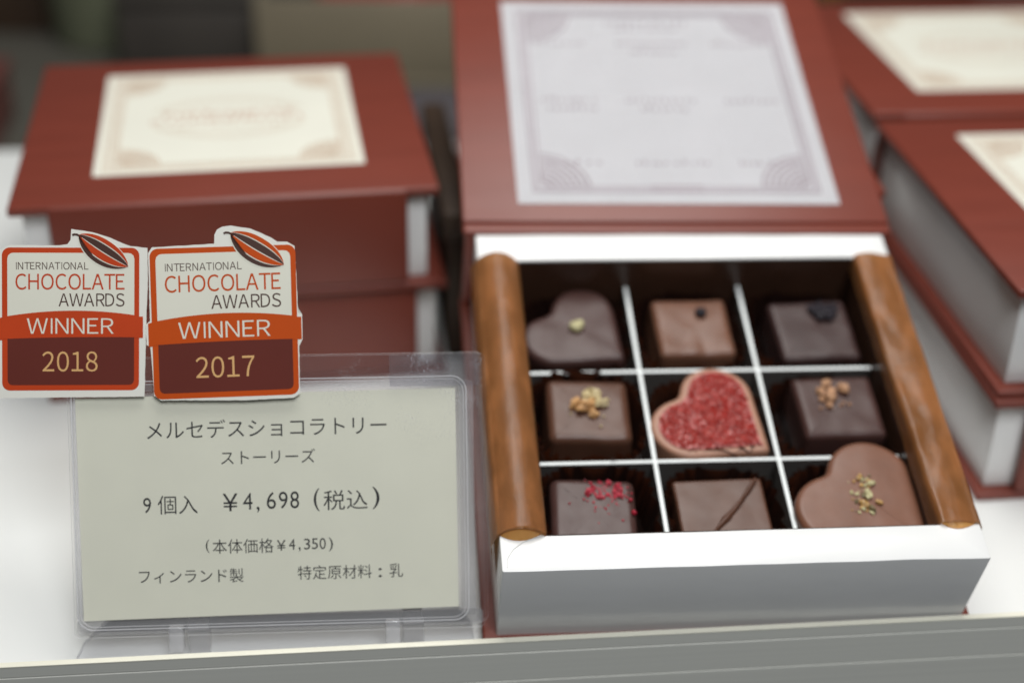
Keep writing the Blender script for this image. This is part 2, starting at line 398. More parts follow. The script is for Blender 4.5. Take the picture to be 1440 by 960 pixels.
# ------------------------------------------------------------------ the open chocolate box
TM = ((0.99522, -0.08899, 0.04018), (0.09699, 0.9483, -0.30218), (-0.01121, 0.30463, 0.9524))
TO = Vector((-0.1057, 27.8734, 3.1572)) + Matrix(TM) @ Vector((0, 0, -3.1))
TRAY = rmat(TM, TO)                 # box frame: x to the right, y to the hinge, z up from the underside
TW, TD, TOP = 12.0, 11.5, 3.1
IX0, IX1, IY0, IY1, FL = 1.12, 11.0, 1.02, 10.45, 0.65     # opening and its floor
ob = thing('open_chocolate_box', 'open maroon box with white tray holding nine chocolates, tilted towards the viewer', 'chocolate box', TRAY)
bm = bmesh.new(); lid_board(bm, -0.34, -0.22, TW+0.33, TD+0.32, 0, 0.25); build('base_cover', bm, M['cover'], ob, angle=40)
# white carton tray: double walls with a broad flat rim
bm = bmesh.new()
rb = 0.045
def ring(x0, y0, x1, y1, z, r, n=4): return [bm.verts.new((x, y, z)) for x, y in rrect(x0, y0, x1, y1, r, n)]
rings = [ring(0, 0, TW, TD, 0.253, 0.05), ring(0, 0, TW, TD, TOP-rb, 0.05), ring(rb*.3, rb*.3, TW-rb*.3, TD-rb*.3, TOP-rb*.3, 0.05), ring(rb, rb, TW-rb, TD-rb, TOP, 0.05),
         ring(IX0-rb, IY0-rb, IX1+rb, IY1+rb, TOP, 0.05), ring(IX0-rb*.3, IY0-rb*.3, IX1+rb*.3, IY1+rb*.3, TOP-rb*.3, 0.05), ring(IX0, IY0, IX1, IY1, TOP-rb, 0.05), ring(IX0, IY0, IX1, IY1, FL, 0.05)]
for a, b in zip(rings, rings[1:]):
    n = len(a)
    for i in range(n): bm.faces.new((a[i], a[(i+1) % n], b[(i+1) % n], b[i]))
bm.faces.new(rings[-1]); bm.faces.new(rings[0][::-1])
bmesh.ops.recalc_face_normals(bm, faces=bm.faces)
bmesh.ops.subdivide_edges(bm, edges=[e for e in bm.edges if e.calc_length() > 3], cuts=24, use_grid_fill=True)
for v in bm.verts:                                           # hand-folded card is never quite straight
    k = noise.noise(Vector((v.co.x*0.55, v.co.y*0.55, v.co.z*0.3)))
    v.co.z += 0.02*k*(1 if v.co.z > 2.5 else 0); v.co.y += 0.015*k*(1 if v.co.y < 0.3 else 0)
clean_tri(bm)
build('tray', bm, M['paper'], ob, angle=35)
bm = bmesh.new(); cr_ = [(0.13, 0.13), (0.16, 0.38), (0.30, 0.62), (0.55, 0.82), (0.82, 0.94), (1.06, 1.0)]
ribbon(bm, cr_, 0.016, TOP+0.016, 0.012); clean_tri(bm); build('fold_crease', bm, M['crease'], ob)
# dark liner inside the tray
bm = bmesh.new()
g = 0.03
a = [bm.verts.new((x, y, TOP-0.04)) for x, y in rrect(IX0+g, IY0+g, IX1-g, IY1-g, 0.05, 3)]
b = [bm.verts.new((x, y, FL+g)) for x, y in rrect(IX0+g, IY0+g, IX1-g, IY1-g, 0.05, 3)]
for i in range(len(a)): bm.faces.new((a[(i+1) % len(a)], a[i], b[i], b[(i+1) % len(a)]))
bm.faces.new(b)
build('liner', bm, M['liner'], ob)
# dividers: card with grey metallic faces and a white cut edge
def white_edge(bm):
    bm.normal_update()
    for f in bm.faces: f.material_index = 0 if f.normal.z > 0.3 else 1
DZ = TOP-1.08
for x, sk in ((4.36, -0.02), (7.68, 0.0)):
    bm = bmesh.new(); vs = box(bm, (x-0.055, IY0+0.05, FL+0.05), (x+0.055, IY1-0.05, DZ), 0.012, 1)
    white_edge(bm); build('divider', bm, [M['divider'], M['side_card']], ob)
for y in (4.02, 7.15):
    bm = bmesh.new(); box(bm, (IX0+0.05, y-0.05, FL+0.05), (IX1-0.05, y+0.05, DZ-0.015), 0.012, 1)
    white_edge(bm); build('divider', bm, [M['divider'], M['side_card']], ob)
# brown glassine sheet rolled over the two side walls
def roll(prof, y0, y1, amp, seed):
    bm = bmesh.new(); NY = 90; rows = []
    # densify the profile
    P = []
    for i in range(len(prof)-1):
        p0 = Vector(prof[max(0, i-1)]); p1 = Vector(prof[i]); p2 = Vector(prof[i+1]); p3 = Vector(prof[min(len(prof)-1, i+2)])
        for k in range(4):
            t = k/4
            P.append(0.5*((2*p1)+(p2-p0)*t+(2*p0-5*p1+4*p2-p3)*t*t+(3*p1-p0-3*p2+p3)*t**3))
    P.append(Vector(prof[-1]))
    for j in range(NY+1):
        y = y0+(y1-y0)*j/NY; row = []
        for i, p in enumerate(P):
            k = noise.noise(Vector((p.x*1.3+seed, y*0.55, p.y*1.3)))+0.5*noise.noise(Vector((p.x*3+seed, y*1.7, p.y*3)))
            f = max(0.0, min(1.0, (p.y-(TOP-1.2))/1.0))
            yy = y+0.03*noise.noise(Vector((p.x*2+seed, p.y*2, 5)))*(1 if j in (0, NY) else 0)
            px, pz = p.x+amp*0.35*k*f, p.y+amp*k*f
            if -0.03 < px < 1.1 or 11.02 < px < 12.03: pz = max(pz, TOP+0.035)     # the sheet lies on the wall, never in it
            row.append(bm.verts.new((px, yy, pz)))
        rows.append(row)
    for r0, r1 in zip(rows, rows[1:]):
        for i in range(len(P)-1): bm.faces.new((r0[i], r0[i+1], r1[i+1], r1[i]))
    bmesh.ops.solidify(bm, geom=list(bm.faces), thickness=0.012)
    return bm
def film_end(prof, y):
    bm = bmesh.new(); top = [bm.verts.new((x, y, z-0.015)) for x, z in prof]; n = len(prof)-1; low = [bm.verts.new((x, y-0.02-0.16*math.sin(math.pi*i/n), TOP+0.014)) for i, (x, z) in enumerate(prof)]
    for i in range(len(prof)-1): bm.faces.new((low[i], low[i+1], top[i+1], top[i]))
    bmesh.ops.solidify(bm, geom=list(bm.faces), thickness=0.012)
    return bm
lp = [(-0.05, 1.3), (-0.10, 2.0), (-0.17, 2.55), (-0.12, 2.9), (0.02, 3.14), (0.22, 3.32), (0.5, 3.42), (0.78, 3.37), (1.0, 3.22), (1.14, 3.06), (1.20, 2.85), (1.20, 2.58)]
build('side_film', roll(lp, IY0-0.02, IY1+0.02, 0.02, 3.0), M['film'], ob, smooth=True)
rp = [(12.08, 1.3), (12.13, 2.2), (12.12, 2.75), (12.07, 3.02), (11.92, 3.13), (11.65, 3.19), (11.4, 3.21), (11.18, 3.21), (11.02, 3.19), (10.95, 3.10), (10.92, 2.88), (10.92, 2.62)]
build('side_film', roll(rp, IY0-0.02, IY1+0.02, 0.075, 11.0), M['film'], ob, smooth=True)
for pr in (lp[4:9], rp[4:9]):
    P2 = []
    for a_, b_ in zip(pr, pr[1:]): P2 += [a_, ((a_[0]+b_[0])/2, (a_[1]+b_[1])/2+0.012)]
    P2.append(pr[-1])
    build('film_end', film_end(P2, IY0+0.03), M['amber_film'], ob)
# spine and the lid thrown back with the menu sheet glued inside
bm = bmesh.new(); box(bm, (-0.3, TD+0.03, 0.2), (TW+0.28, TD+0.30, TOP-0.02), 0.1, 4); build('spine', bm, M['cover'], ob, angle=50)
LROT = Matrix.Rotation(-0.014, 4, 'Z'); LROT.translation = Vector((-0.36, 11.52, 0))
bm = bmesh.new()
lid_board(bm, 0, 0.42, CW-0.02, 12.35, TOP-0.13, TOP+0.13)
box(bm, (0, 0.0, TOP-0.11), (CW-0.02, 0.40, TOP+0.10), 0.10, 4)
bmesh.ops.transform(bm, matrix=LROT, verts=bm.verts)
lid = build('lid', bm, M['cover'], ob, angle=40)
bm = bmesh.new()
mx0, my0, mx1, my1 = 1.66, 1.16, 11.32, 11.2
NX = NYM = 24
g0 = [[None]*(NX+1) for _ in range(NYM+1)]
def curl(u, v):     # the far right corner of the sheet lifts a little
    return 0.30*max(0, v-0.35)**2*max(0, u-0.1)**1.5 + 0.012*noise.noise(Vector((u*3, v*3, 1)))
for j in range(NYM+1):
    for i in range(NX+1):
        u, v = i/NX, j/NYM; g0[j][i] = bm.verts.new((mx0+(mx1-mx0)*u, my0+(my1-my0)*v, TOP+0.15+0.6*curl(u, v)))
for j in range(NYM):
    for i in range(NX): bm.faces.new((g0[j][i], g0[j][i+1], g0[j+1][i+1], g0[j+1][i]))
bmesh.ops.solidify(bm, geom=list(bm.faces), thickness=0.015)
bmesh.ops.transform(bm, matrix=LROT, verts=bm.verts)
sheet = build('menu_sheet', bm, M['menu'], lid, angle=40)
bm = bmesh.new(); z = 0.0; rnd = random.Random(5)
for g_ in (0.5, 0.6, 0.74): border(bm, mx0+g_, my0+g_, mx1-g_, my1-g_, z, 0.06)
for cx, cy, sx, sy in ((mx0+.7, my0+.7, 1, 1), (mx1-.7, my0+.7, -1, 1), (mx0+.7, my1-.7, 1, -1), (mx1-.7, my1-.7, -1, -1)): corner_ornament(bm, cx, cy, sx, sy, 1.5, z)
for k in (-.12, .12): ribbon(bm, [((mx0+mx1)/2-.8, my0+.67+k), ((mx0+mx1)/2+.8, my0+.67+k)], .05, z)
for yy in (2.75, 5.75, 8.7):
    for i, xx in enumerate((3.55, 6.5, 9.45)):
        scribble(bm, xx, my0+yy-0.9, 1.7 if i != 1 else 2.2, 0.26, z, rnd)
        if yy == 5.75 and i < 2 or yy == 8.7 and i == 1: scribble(bm, xx+.1, my0+yy-1.32, 1.5, 0.26, z, rnd)
scribble(bm, 6.5, my1-1.1, 2.8, 0.28, z, rnd); scribble(bm, 6.5, my1-1.45, 2.2, 0.24, z, rnd)
bmesh.ops.triangulate(bm, faces=bm.faces)
for v in bm.verts:
    u = (v.co.x-mx0)/(mx1-mx0); vv = (v.co.y-my0)/(my1-my0); v.co.z += TOP+0.158+0.6*curl(u, vv)
bmesh.ops.transform(bm, matrix=LROT, verts=bm.verts)
mp_ = build('menu_print', bm, M['print'], lid)

# ------------------------------------------------------------------ chocolates
def resample(pts, n):
    P = [Vector(p) for p in pts]; m = len(P); d = [0]
    for i in range(m): d.append(d[-1]+(P[(i+1) % m]-P[i]).length)
    out = []; j = 0
    for k in range(n):
        t = d[-1]*k/n
        while d[j+1] < t: j += 1
        f = (t-d[j])/(d[j+1]-d[j]); out.append(P[j].lerp(P[(j+1) % m], f))
    return out
def soften(P, it):
    for _ in range(it): P = [(P[i-1]+2*P[i]+P[(i+1) % len(P)])/4 for i in range(len(P))]
    return P
def square_outline(wx, wy, r, n=128): return resample(rrect(-wx/2, -wy/2, wx/2, wy/2, r, 8), n)
def heart_outline(s, n=160, it=7):
    """two half discs on a square; the tip points to +x,-y"""
    pts = [(0, 0)]
    pts += [(0, s*k/6) for k in range(1, 7)]
    pts += [(-s/2+s/2*math.cos(R(a)), s+s/2*math.sin(R(a))) for a in range(8, 181, 8)]
    pts += [(-s+s/2*math.cos(R(a)), s/2+s/2*math.sin(R(a))) for a in range(98, 271, 8)]
    pts += [(-s+s*k/6, 0) for k in range(1, 6)]
    P = soften(resample(pts, n), it)
    c = sum(P, Vector((0, 0)))/len(P)
    return [p-c for p in P]
def inset(P, d):
    out = []
    for i in range(len(P)):
        t = (P[(i+1) % len(P)]-P[i-1]).normalized(); out.append(P[i]+Vector((-t.y, t.x))*d)
    return out
def puck(bm, P, h, rr=0.25, draft=0.06, dome=0.03, wob=0.02, seed=0.0, top=True):
    """moulded sweet: outline P, height h, rounded upper edge rr"""
    prof = [(0.05, 0.0), (0.0, 0.05)]
    prof += [(draft*t, 0.05+(h-rr-0.05)*t) for t in (0.25, 0.5, 0.75)]
    prof += [(draft+rr*(1-math.cos(a)), h-rr+rr*math.sin(a)) for a in [k*math.pi/2/7 for k in range(8)]]
    def disp(p):
        k = noise.noise(Vector((p.x*0.9+seed, p.y*0.9, p.z*0.9)))
        return Vector((p.x*(1+wob*k), p.y*(1+wob*k), p.z+wob*1.2*noise.noise(Vector((p.x*1.4, p.y*1.4+seed, 3)))*(p.z/h)))
    rings = []
    for d, z in prof: rings.append([bm.verts.new(disp(Vector((p.x, p.y, z)))) for p in inset(P, d)])
    base = inset(P, draft+rr)
    for s_ in (0.85, 0.65, 0.45, 0.25, 0.1):
        rings.append([bm.verts.new(disp(Vector((p.x*s_, p.y*s_, h+dome*(1-s_*s_))))) for p in base])
    n = len(P)
    for a, b in zip(rings, rings[1:]):
        for i in range(n): bm.faces.new((a[i], a[(i+1) % n], b[(i+1) % n], b[i]))
    c = bm.verts.new(disp(Vector((0, 0, h+dome))))
    for i in range(n): bm.faces.new((rings[-1][i], rings[-1][(i+1) % n], c))
    bm.faces.new(rings[0][::-1])

CH = []
def chocolate(name, label, x, y, z, rot=0.0, tilt=(0, 0)):
    m = TRAY @ Matrix.Translation((x, y, z)) @ Matrix.Rotation(rot, 4, 'Z') @ Matrix.Rotation(tilt[0], 4, 'X') @ Matrix.Rotation(tilt[1], 4, 'Y')
    return thing(name, label, 'chocolate', m, 'nine chocolates in the open box')
ZB = FL+0.10
HT = TOP-1.0-ZB           # tops lie about a centimetre below the rim

# back row
t = chocolate('heart_chocolate', 'dark brown heart chocolate with one pale green nut crumb on it', 2.74, 8.70, ZB, R(3))
bm = bmesh.new(); puck(bm, heart_outline(1.97), HT, 0.2, 0.07, 0.02, seed=1); build('body', bm, M['dark'], t, smooth=True)
bm = bmesh.new(); chunk(bm, (-0.05, -0.02, HT+0.10), (0.2, 0.15, 0.12), 3); chunk(bm, (0.1, 0.06, HT+0.12), (0.15, 0.13, 0.13), 5); build('nut_crumb', bm, M['seed'], t)
t = chocolate('square_chocolate', 'glossy milk chocolate square topped with a single round dark bead', 6.1, 8.75, ZB, R(1))
bm = bmesh.new(); puck(bm, square_outline(2.3, 2.3, 0.22), HT, 0.2, 0.06, 0.0, 0.025, seed=2)
for v in bm.verts:      # dent running from the bead to the front edge
    if v.co.z > HT-0.3: v.co.z -= 0.05*math.exp(-((v.co.x-0.2)/0.22)**2)*max(0, min(1, (0.1-v.co.y)/1.0))
build('body', bm, M['milk'], t, smooth=True)
bm = bmesh.new(); chunk(bm, (0.28, 0.42, HT+0.09), (0.17, 0.17, 0.13), 2, rough=0.15); build('bead', bm, M['berry'], t, smooth=True)
t = chocolate('square_chocolate', 'dark chocolate square with a shrivelled black berry near its back corner', 9.6, 8.6, ZB, R(2))
bm = bmesh.new(); puck(bm, square_outline(2.4, 2.35, 0.2), HT-0.05, 0.17, 0.05, 0.0, seed=3); build('body', bm, M['darker'], t, smooth=True)
bm = bmesh.new()
for k in range(11):
    a = k*2.4; rr_ = 0.08+0.27*math.sqrt(k/11)
    chunk(bm, (0.42+rr_*math.cos(a), 0.62+0.7*rr_*math.sin(a), HT+0.02+0.03*(k % 3)), (0.15, 0.13, 0.08), k+1, rough=0.8, sub=3)
build('dried_berry', bm, M['berry'], t, smooth=True)
# middle row
t = chocolate('square_chocolate', 'milk chocolate square crowned with golden chopped nuts', 2.78, 5.75, ZB, R(-2))
bm = bmesh.new(); puck(bm, square_outline(2.4, 2.3, 0.3), HT+0.02, 0.24, 0.08, 0.02, 0.03, seed=4); build('body', bm, M['halfmilk'], t, smooth=True)
for k, (cx, cy, cz, r3, mm) in enumerate(((0.12, 0.38, .17, (.24, .17, .17), 'nut_pale'), (-0.36, 0.12, .12, (.13, .24, .13), 'nut'), (-0.06, 0.02, .17, (.18, .30, .18), 'nut'), (-0.08, 0.26, .26, (.14, .12, .12), 'nut_pale'), (0.30, 0.12, .15, (.15, .26, .16), 'nut_pale'), (0.1, -0.22, .1, (.13, .13, .11), 'nut'))):
    bm = bmesh.new(); chunk(bm, (cx, cy, HT+cz*.92), tuple(q*.9 for q in r3), k+2, rough=0.7, sub=3); build('nut_piece', bm, M[mm], t)
bm = bmesh.new()
for cx, cy in ((0.38, -0.28), (0.28, -0.62), (-.5, -.2)): chunk(bm, (cx, cy, HT+0.05), 0.035, cx*9)
build('crumbs', bm, M['nut_pale'], t)
t = chocolate('heart_chocolate', 'heart chocolate filled with sparkling red raspberry crystals in the centre cell', 6.08, 5.42, ZB, R(4))
HP = heart_outline(2.08)
bm = bmesh.new(); puck(bm, HP, HT+0.02, 0.12, 0.04, 0.0, 0.015, seed=5); build('body', bm, M['caramel'], t, smooth=True)
bm = bmesh.new(); rnd = random.Random(11); IN = inset(HP, 0.29)
def inside(p, poly):
    c = False; n = len(poly)
    for i in range(n):
        a, b = poly[i], poly[i-1]
        if (a.y > p.y) != (b.y > p.y) and p.x < (b.x-a.x)*(p.y-a.y)/(b.y-a.y)+a.x: c = not c
    return c
prism(bm, [tuple(p) for p in inset(HP, 0.25)], HT-0.02, HT+0.06)
k = 0
while k < 1900:
    p = Vector((rnd.uniform(-1.8, 1.8), rnd.uniform(-1.8, 1.8)))
    if not inside(p, IN): continue
    r = rnd.uniform(0.024, 0.058); chunk(bm, (p.x, p.y, HT+0.06+r*0.25), (r, r*rnd.uniform(.6, 1), r*rnd.uniform(.6, 1.1)), rnd.uniform(0, 60), rough=0.7, sub=1, mi=1 if rnd.random() < 0.12 else 0); k += 1
clean_tri(bm)
o = build('raspberry_crystals', bm, [M['crystal'], M['crystal_pale']], t); o['kind'] = 'stuff'
t = chocolate('square_chocolate', 'dark chocolate square with a few tan crumbs, beside the red heart', 9.68, 5.72, ZB, R(1))
bm = bmesh.new(); puck(bm, square_outline(2.38, 2.25, 0.2), HT, 0.2, 0.06, 0.0, 0.02, seed=6); build('body', bm, M['dark'], t, smooth=True)
bm = bmesh.new(); rnd = random.Random(4)
for cx, cy, r in ((-.42, .45, .13), (-.2, .7, .14), (-.12, .42, .13), (-.2, .22, .16), (.22, .5, .17), (-.28, -.02, .1), (-.44, .2, .08)): chunk(bm, (cx, cy, HT+r*.6), (r, r*.9, r*.8), cx*17+cy*5, rough=0.6, sub=3)
for k in range(14): chunk(bm, (rnd.gauss(-.2, .3), rnd.gauss(.3, .35), HT+0.03), rnd.uniform(.02, .045), k, rough=.5)
o = build('crumb_topping', bm, M['crumb'], t); o['kind'] = 'stuff'
# front row
t = chocolate('square_chocolate', 'dark chocolate square sprinkled with crimson freeze dried raspberry', 2.55, 2.30, ZB, R(-3))
bm = bmesh.new(); puck(bm, square_outline(2.35, 2.45, 0.3), HT+0.03, 0.24, 0.08, 0.01, 0.03, seed=7); build('body', bm, M['dark'], t, smooth=True)
bm = bmesh.new(); rnd = random.Random(8)
for k in range(130):
    a = rnd.gauss(0, 1); b_ = rnd.gauss(0, 1); cx, cy = 0.32+0.30*a, 0.66+0.22*b_
    if abs(cx) > 1.05 or cy > 1.08: continue
    r = rnd.uniform(.015, .05) if k > 14 else rnd.uniform(.06, .10)
    chunk(bm, (cx, cy, HT+0.03+r*.5), (r, r*.75, r*.5), k*1.3, rough=0.9, sub=1 if k > 14 else 3)
for cx, cy, r in ((1.02, .05, .07), (.72, -.2, .035), (-.62, .3, .03), (.1, -.3, .025), (.95, .45, .06)): chunk(bm, (cx, cy, HT+0.04), r, cx*7)
o = build('raspberry_topping', bm, M['raspberry'], t); o['kind'] = 'stuff'
t = chocolate('square_chocolate', 'smooth brown chocolate square with a single diagonal ridge, front row', 5.9, 2.16, ZB, R(1))
bm = bmesh.new(); puck(bm, square_outline(2.42, 2.42, 0.12), HT-0.02, 0.09, 0.03, 0.0, 0.015, seed=8); build('body', bm, M['halfmilk'], t, smooth=True)
bm = bmesh.new()
rows = []
for k in range(30):
    u = k/29; x = -0.75+1.75*u; y = -1.0+2.05*u+0.04*math.sin(u*7)
    wd = 0.075+0.03*noise.noise(Vector((u*6, 0, 0)))+(0.05*math.exp(-((u-.45)/.06)**2)); hh = 0.10+0.04*noise.noise(Vector((u*5, 3, 0)))
    d = Vector((2.05, -1.75)).normalized()
    rows.append([bm.verts.new((x+d.x*wd*q, y+d.y*wd*q, HT-0.03+hh*(1-q*q)*1.3)) for q in (-1, -.7, -.35, 0, .35, .7, 1)])
for r0, r1 in zip(rows, rows[1:]):
    for i in range(6): bm.faces.new((r0[i], r1[i], r1[i+1], r0[i+1]))
bmesh.ops.recalc_face_normals(bm, faces=bm.faces)
build('ridge', bm, M['halfmilk'], t, smooth=True)
t = chocolate('heart_chocolate', 'matte milk chocolate heart with golden flakes, front row beside the right wall', 9.56, 2.46, ZB+0.12, R(0), (R(2), R(1)))
bm = bmesh.new(); puck(bm, heart_outline(2.14), HT+0.12, 0.2, -0.06, 0.03, 0.015, seed=9); build('body', bm, M['heartmilk'], t, smooth=True)
bm = bmesh.new(); rnd = random.Random(9); h9 = HT+0.15
for k in range(52):
    u = rnd.random(); cx = -0.10+rnd.gauss(0, .16)+(.1 if u > .6 else -.05); cy = -0.45+1.15*u+rnd.gauss(0, .06); r = rnd.uniform(.016, .06)
    chunk(bm, (cx, cy, h9+r*.4), (r*1.3, r*.8, r*.6), k*1.1, rough=0.6, sub=2, mi=rnd.choice((0, 0, 1, 1, 2)) if u > .35 else rnd.choice((1, 1, 2, 0)))
for cx, cy, r, mi in ((.06, .1, .16, 0), (.22, .42, .12, 0), (-.1, -.2, .14, 1), (.3, -.16, .10, 1), (.08, -.36, .12, 2), (-.05, .62, .1, 1)): chunk(bm, (cx, cy, h9+.05), (r, r*.6, r*.55), cx*11+2, rough=.5, sub=3, mi=mi)
o = build('flake_topping', bm, [M['seed'], M['gold'], M['herb']], t); o['kind'] = 'stuff'

# fluted paper cups
def cup(label, x, y, wx, wy, h, seed, front=0.0):
    bm = bmesh.new(); rnd = random.Random(seed); NF = 26; NS = NF*6; rows = []
    ph = [rnd.uniform(-.25, .25) for _ in range(NF)]; hv = [rnd.uniform(-.09, .09) for _ in range(NF)]
    for q in range(9):
        v = q/8; row = []
        for k in range(NS):
            a = 2*math.pi*k/NS; c, s = math.cos(a), math.sin(a)
            e = 0.62-0.08*v
            bx = math.copysign(abs(c)**e, c); by = math.copysign(abs(s)**e, s)
            f = k/6; i = int(f) % NF
            fl = math.cos(2*math.pi*(f+ph[i]*0.4))*(0.012+0.05*v)
            sc = 0.86+0.14*v
            rr_ = sc+fl
            z = h*v*(1+hv[i]*v+front*max(0, -s)**2)+0.05*v*math.cos(2*math.pi*f+math.pi)*v
            row.append(bm.verts.new((bx*wx/2*rr_, by*wy/2*rr_, z)))
        rows.append(row)
    for r0, r1 in zip(rows, rows[1:]):
        for k in range(NS): bm.faces.new((r0[k], r0[(k+1) % NS], r1[(k+1) % NS], r1[k]))
    bm.faces.new(rows[0][::-1])
    o = build('paper_cup', bm, M['cup'], None, smooth=True)
    place(o, TRAY @ Matrix.Translation((x, y, FL+0.06)))
    tag(o, label, 'paper cup', 'fluted brown paper cups in the open box')
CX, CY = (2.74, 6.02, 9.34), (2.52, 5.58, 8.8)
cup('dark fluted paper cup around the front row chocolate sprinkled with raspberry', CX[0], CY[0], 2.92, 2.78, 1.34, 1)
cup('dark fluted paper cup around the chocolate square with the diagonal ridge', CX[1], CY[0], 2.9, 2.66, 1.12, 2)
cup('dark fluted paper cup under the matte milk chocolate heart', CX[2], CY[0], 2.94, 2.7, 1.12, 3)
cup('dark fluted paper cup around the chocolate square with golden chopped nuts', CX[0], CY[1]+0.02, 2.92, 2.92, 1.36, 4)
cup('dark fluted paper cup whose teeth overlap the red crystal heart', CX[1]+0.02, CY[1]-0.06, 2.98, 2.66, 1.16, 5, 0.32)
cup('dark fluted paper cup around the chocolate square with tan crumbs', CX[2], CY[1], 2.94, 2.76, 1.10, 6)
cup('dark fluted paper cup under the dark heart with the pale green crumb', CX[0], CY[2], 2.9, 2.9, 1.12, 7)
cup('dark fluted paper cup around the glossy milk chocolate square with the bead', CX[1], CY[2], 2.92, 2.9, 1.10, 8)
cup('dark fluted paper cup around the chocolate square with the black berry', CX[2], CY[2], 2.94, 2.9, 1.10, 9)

# ------------------------------------------------------------------ acrylic price card stand
CM = ((0.9968, -0.0355, 0.0721), (0.0804, 0.4399, -0.8944), (0.0, 0.8973, 0.4413))
CASE = rmat(CM, (-10.48, 27.72, 0.9))       # x along the card, y up its face, z out of its face
KW, KH = 10.02, 6.84
cs = thing('card_stand', 'clear acrylic card stand with scratched corner holding the price card', 'card stand', CASE)
bm = bmesh.new(); prism(bm, rrect(0, 0, KW, KH, 0.14, 6), -0.06, 0.0, 0.02, 0, 1); build('front_panel', bm, [M['acryl'], M['acryl_edge']], cs)
bm = bmesh.new(); prism(bm, rrect(0.02, 0.05, KW+0.10, KH-0.06, 0.18, 6), -0.42, -0.36, 0.02, 0, 1); build('back_panel', bm, [M['acryl_back'], M['acryl_edge']], cs)
# rounded lip of the recessed card pocket
bm = bmesh.new()
outer = rrect(0.10, 0.20, 9.62, 6.26, 0.36, 8); 
for A_, wd, z_, h_ in ((outer, 0.022, 0.012, 0.02), (rrect(0.17, 0.27, 9.55, 6.19, 0.32, 8), 0.012, 0.008, 0.014)):
    ribbon(bm, A_+[A_[0]], wd, z_, h_)
build('pocket_lip', bm, M['acryl_lip'], cs)
bm = bmesh.new()
prism(bm, rrect(9.44, 0.25, 9.80, 6.12, 0.1, 4), -0.30, -0.20); prism(bm, rrect(0.02, 0.02, 9.98, 0.40, 0.1, 4), -0.30, -0.20); prism(bm, rrect(0.02, 0.42, 0.17, 6.1, 0.05, 4), -0.30, -0.20)
prism(bm, rrect(0.3, 6.0, 9.4, 6.16, 0.05, 4), -0.30, -0.20)
build('pocket_wall', bm, M['acryl_body'], cs)
bm = bmesh.new(); prism(bm, rrect(7.75, 6.02, 9.98, 6.80, 0.02, 2), 0.004, 0.010); build('clear_tape', bm, M['tape'], cs)
for xx in (2.25, 7.55):
    bm = bmesh.new(); box(bm, (xx, -0.42, -0.34), (xx+0.36, 0.22, 0.03), 0.05, 2); build('hinge_clip', bm, M['acryl_post'], cs, angle=40)
# flat foot lying on the shelf
inv = CASE.inverted()
bm = bmesh.new(); prism(bm, [(-10.62, 27.42), (-0.72, 28.46), (-0.86, 29.6), (-2.0, 31.6), (-9.6, 30.8), (-10.55, 28.5)], 0.01, 0.13, 0.02, 0, 1)
bmesh.ops.transform(bm, matrix=inv, verts=bm.verts)
build('foot', bm, [M['acryl_base'], M['acryl_edge']], cs)
bmk = [(-7.8, 28.1), (-7.3, 28.15), (-7.4, 28.75), (-7.9, 28.7)]
for dx, dy in ((0, 0), (5.28, 0.44)):
    bm = bmesh.new(); prism(bm, [(x+dx, y+dy) for x, y in bmk], 0.135, 0.92)
    bmesh.ops.transform(bm, matrix=inv, verts=bm.verts)
    build('foot_post', bm, M['acryl_post'], cs)

# price card
pc = thing('price_card', 'cream paper price card with black Japanese lettering inside the clear stand', 'price card', CASE)
ZC = -0.12
bm = bmesh.new(); prism(bm, [(0.207, 0.399), (9.368, 0.501), (9.358, 5.953), (0.165, 5.86)], ZC-0.03, ZC-0.004); build('card', bm, M['card'], pc)
EM = [('メ', 2.037, 5.046, 0.488, 0.494), ('ル', 2.525, 5.049, 0.489, 0.495), ('セ', 3.015, 5.052, 0.49, 0.495), ('デ', 3.506, 5.055, 0.491, 0.496), ('ス', 3.997, 5.058, 0.492, 0.496), ('シ', 4.489, 5.061, 0.493, 0.496), ('ョ', 4.983, 5.065, 0.493, 0.497), ('コ', 5.477, 5.068, 0.494, 0.497), ('ラ', 5.972, 5.071, 0.495, 0.498), ('ト', 6.468, 5.074, 0.496, 0.498), ('リ', 6.965, 5.077, 0.497, 0.499), ('ー', 7.463, 5.08, 0.498, 0.499), ('ス', 3.771, 4.343, 0.39, 0.393), ('ト', 4.161, 4.343, 0.39, 0.393), ('ー', 4.552, 4.344, 0.391, 0.393), ('リ', 4.943, 4.345, 0.391, 0.394), ('ー', 5.335, 4.346, 0.392, 0.394), ('ズ', 5.727, 4.346, 0.393, 0.394), ('個', 2.301, 3.22, 0.494, 0.506), ('入', 2.796, 3.216, 0.495, 0.506), ('税', 6.346, 3.239, 0.558, 0.534), ('込', 6.905, 3.241, 0.559, 0.535), ('本', 3.535, 2.157, 0.375, 0.388), ('体', 3.91, 2.155, 0.376, 0.388), ('価', 4.286, 2.153, 0.376, 0.388), ('格', 4.663, 2.152, 0.377, 0.389), ('フ', 1.695, 1.462, 0.37, 0.379), ('ィ', 2.065, 1.458, 0.371, 0.38), ('ン', 2.436, 1.453, 0.371, 0.38), ('ラ', 2.808, 1.449, 0.372, 0.38), ('ン', 3.18, 1.444, 0.372, 0.381), ('ド', 3.553, 1.44, 0.373, 0.381), ('製', 3.926, 1.435, 0.373, 0.381), ('特', 5.585, 1.453, 0.368, 0.374), ('定', 5.954, 1.451, 0.369, 0.374), ('原', 6.323, 1.449, 0.369, 0.375), ('材', 6.692, 1.446, 0.37, 0.375), ('料', 7.062, 1.444, 0.37, 0.375), ('乳', 7.834, 1.452, 0.37, 0.376)]
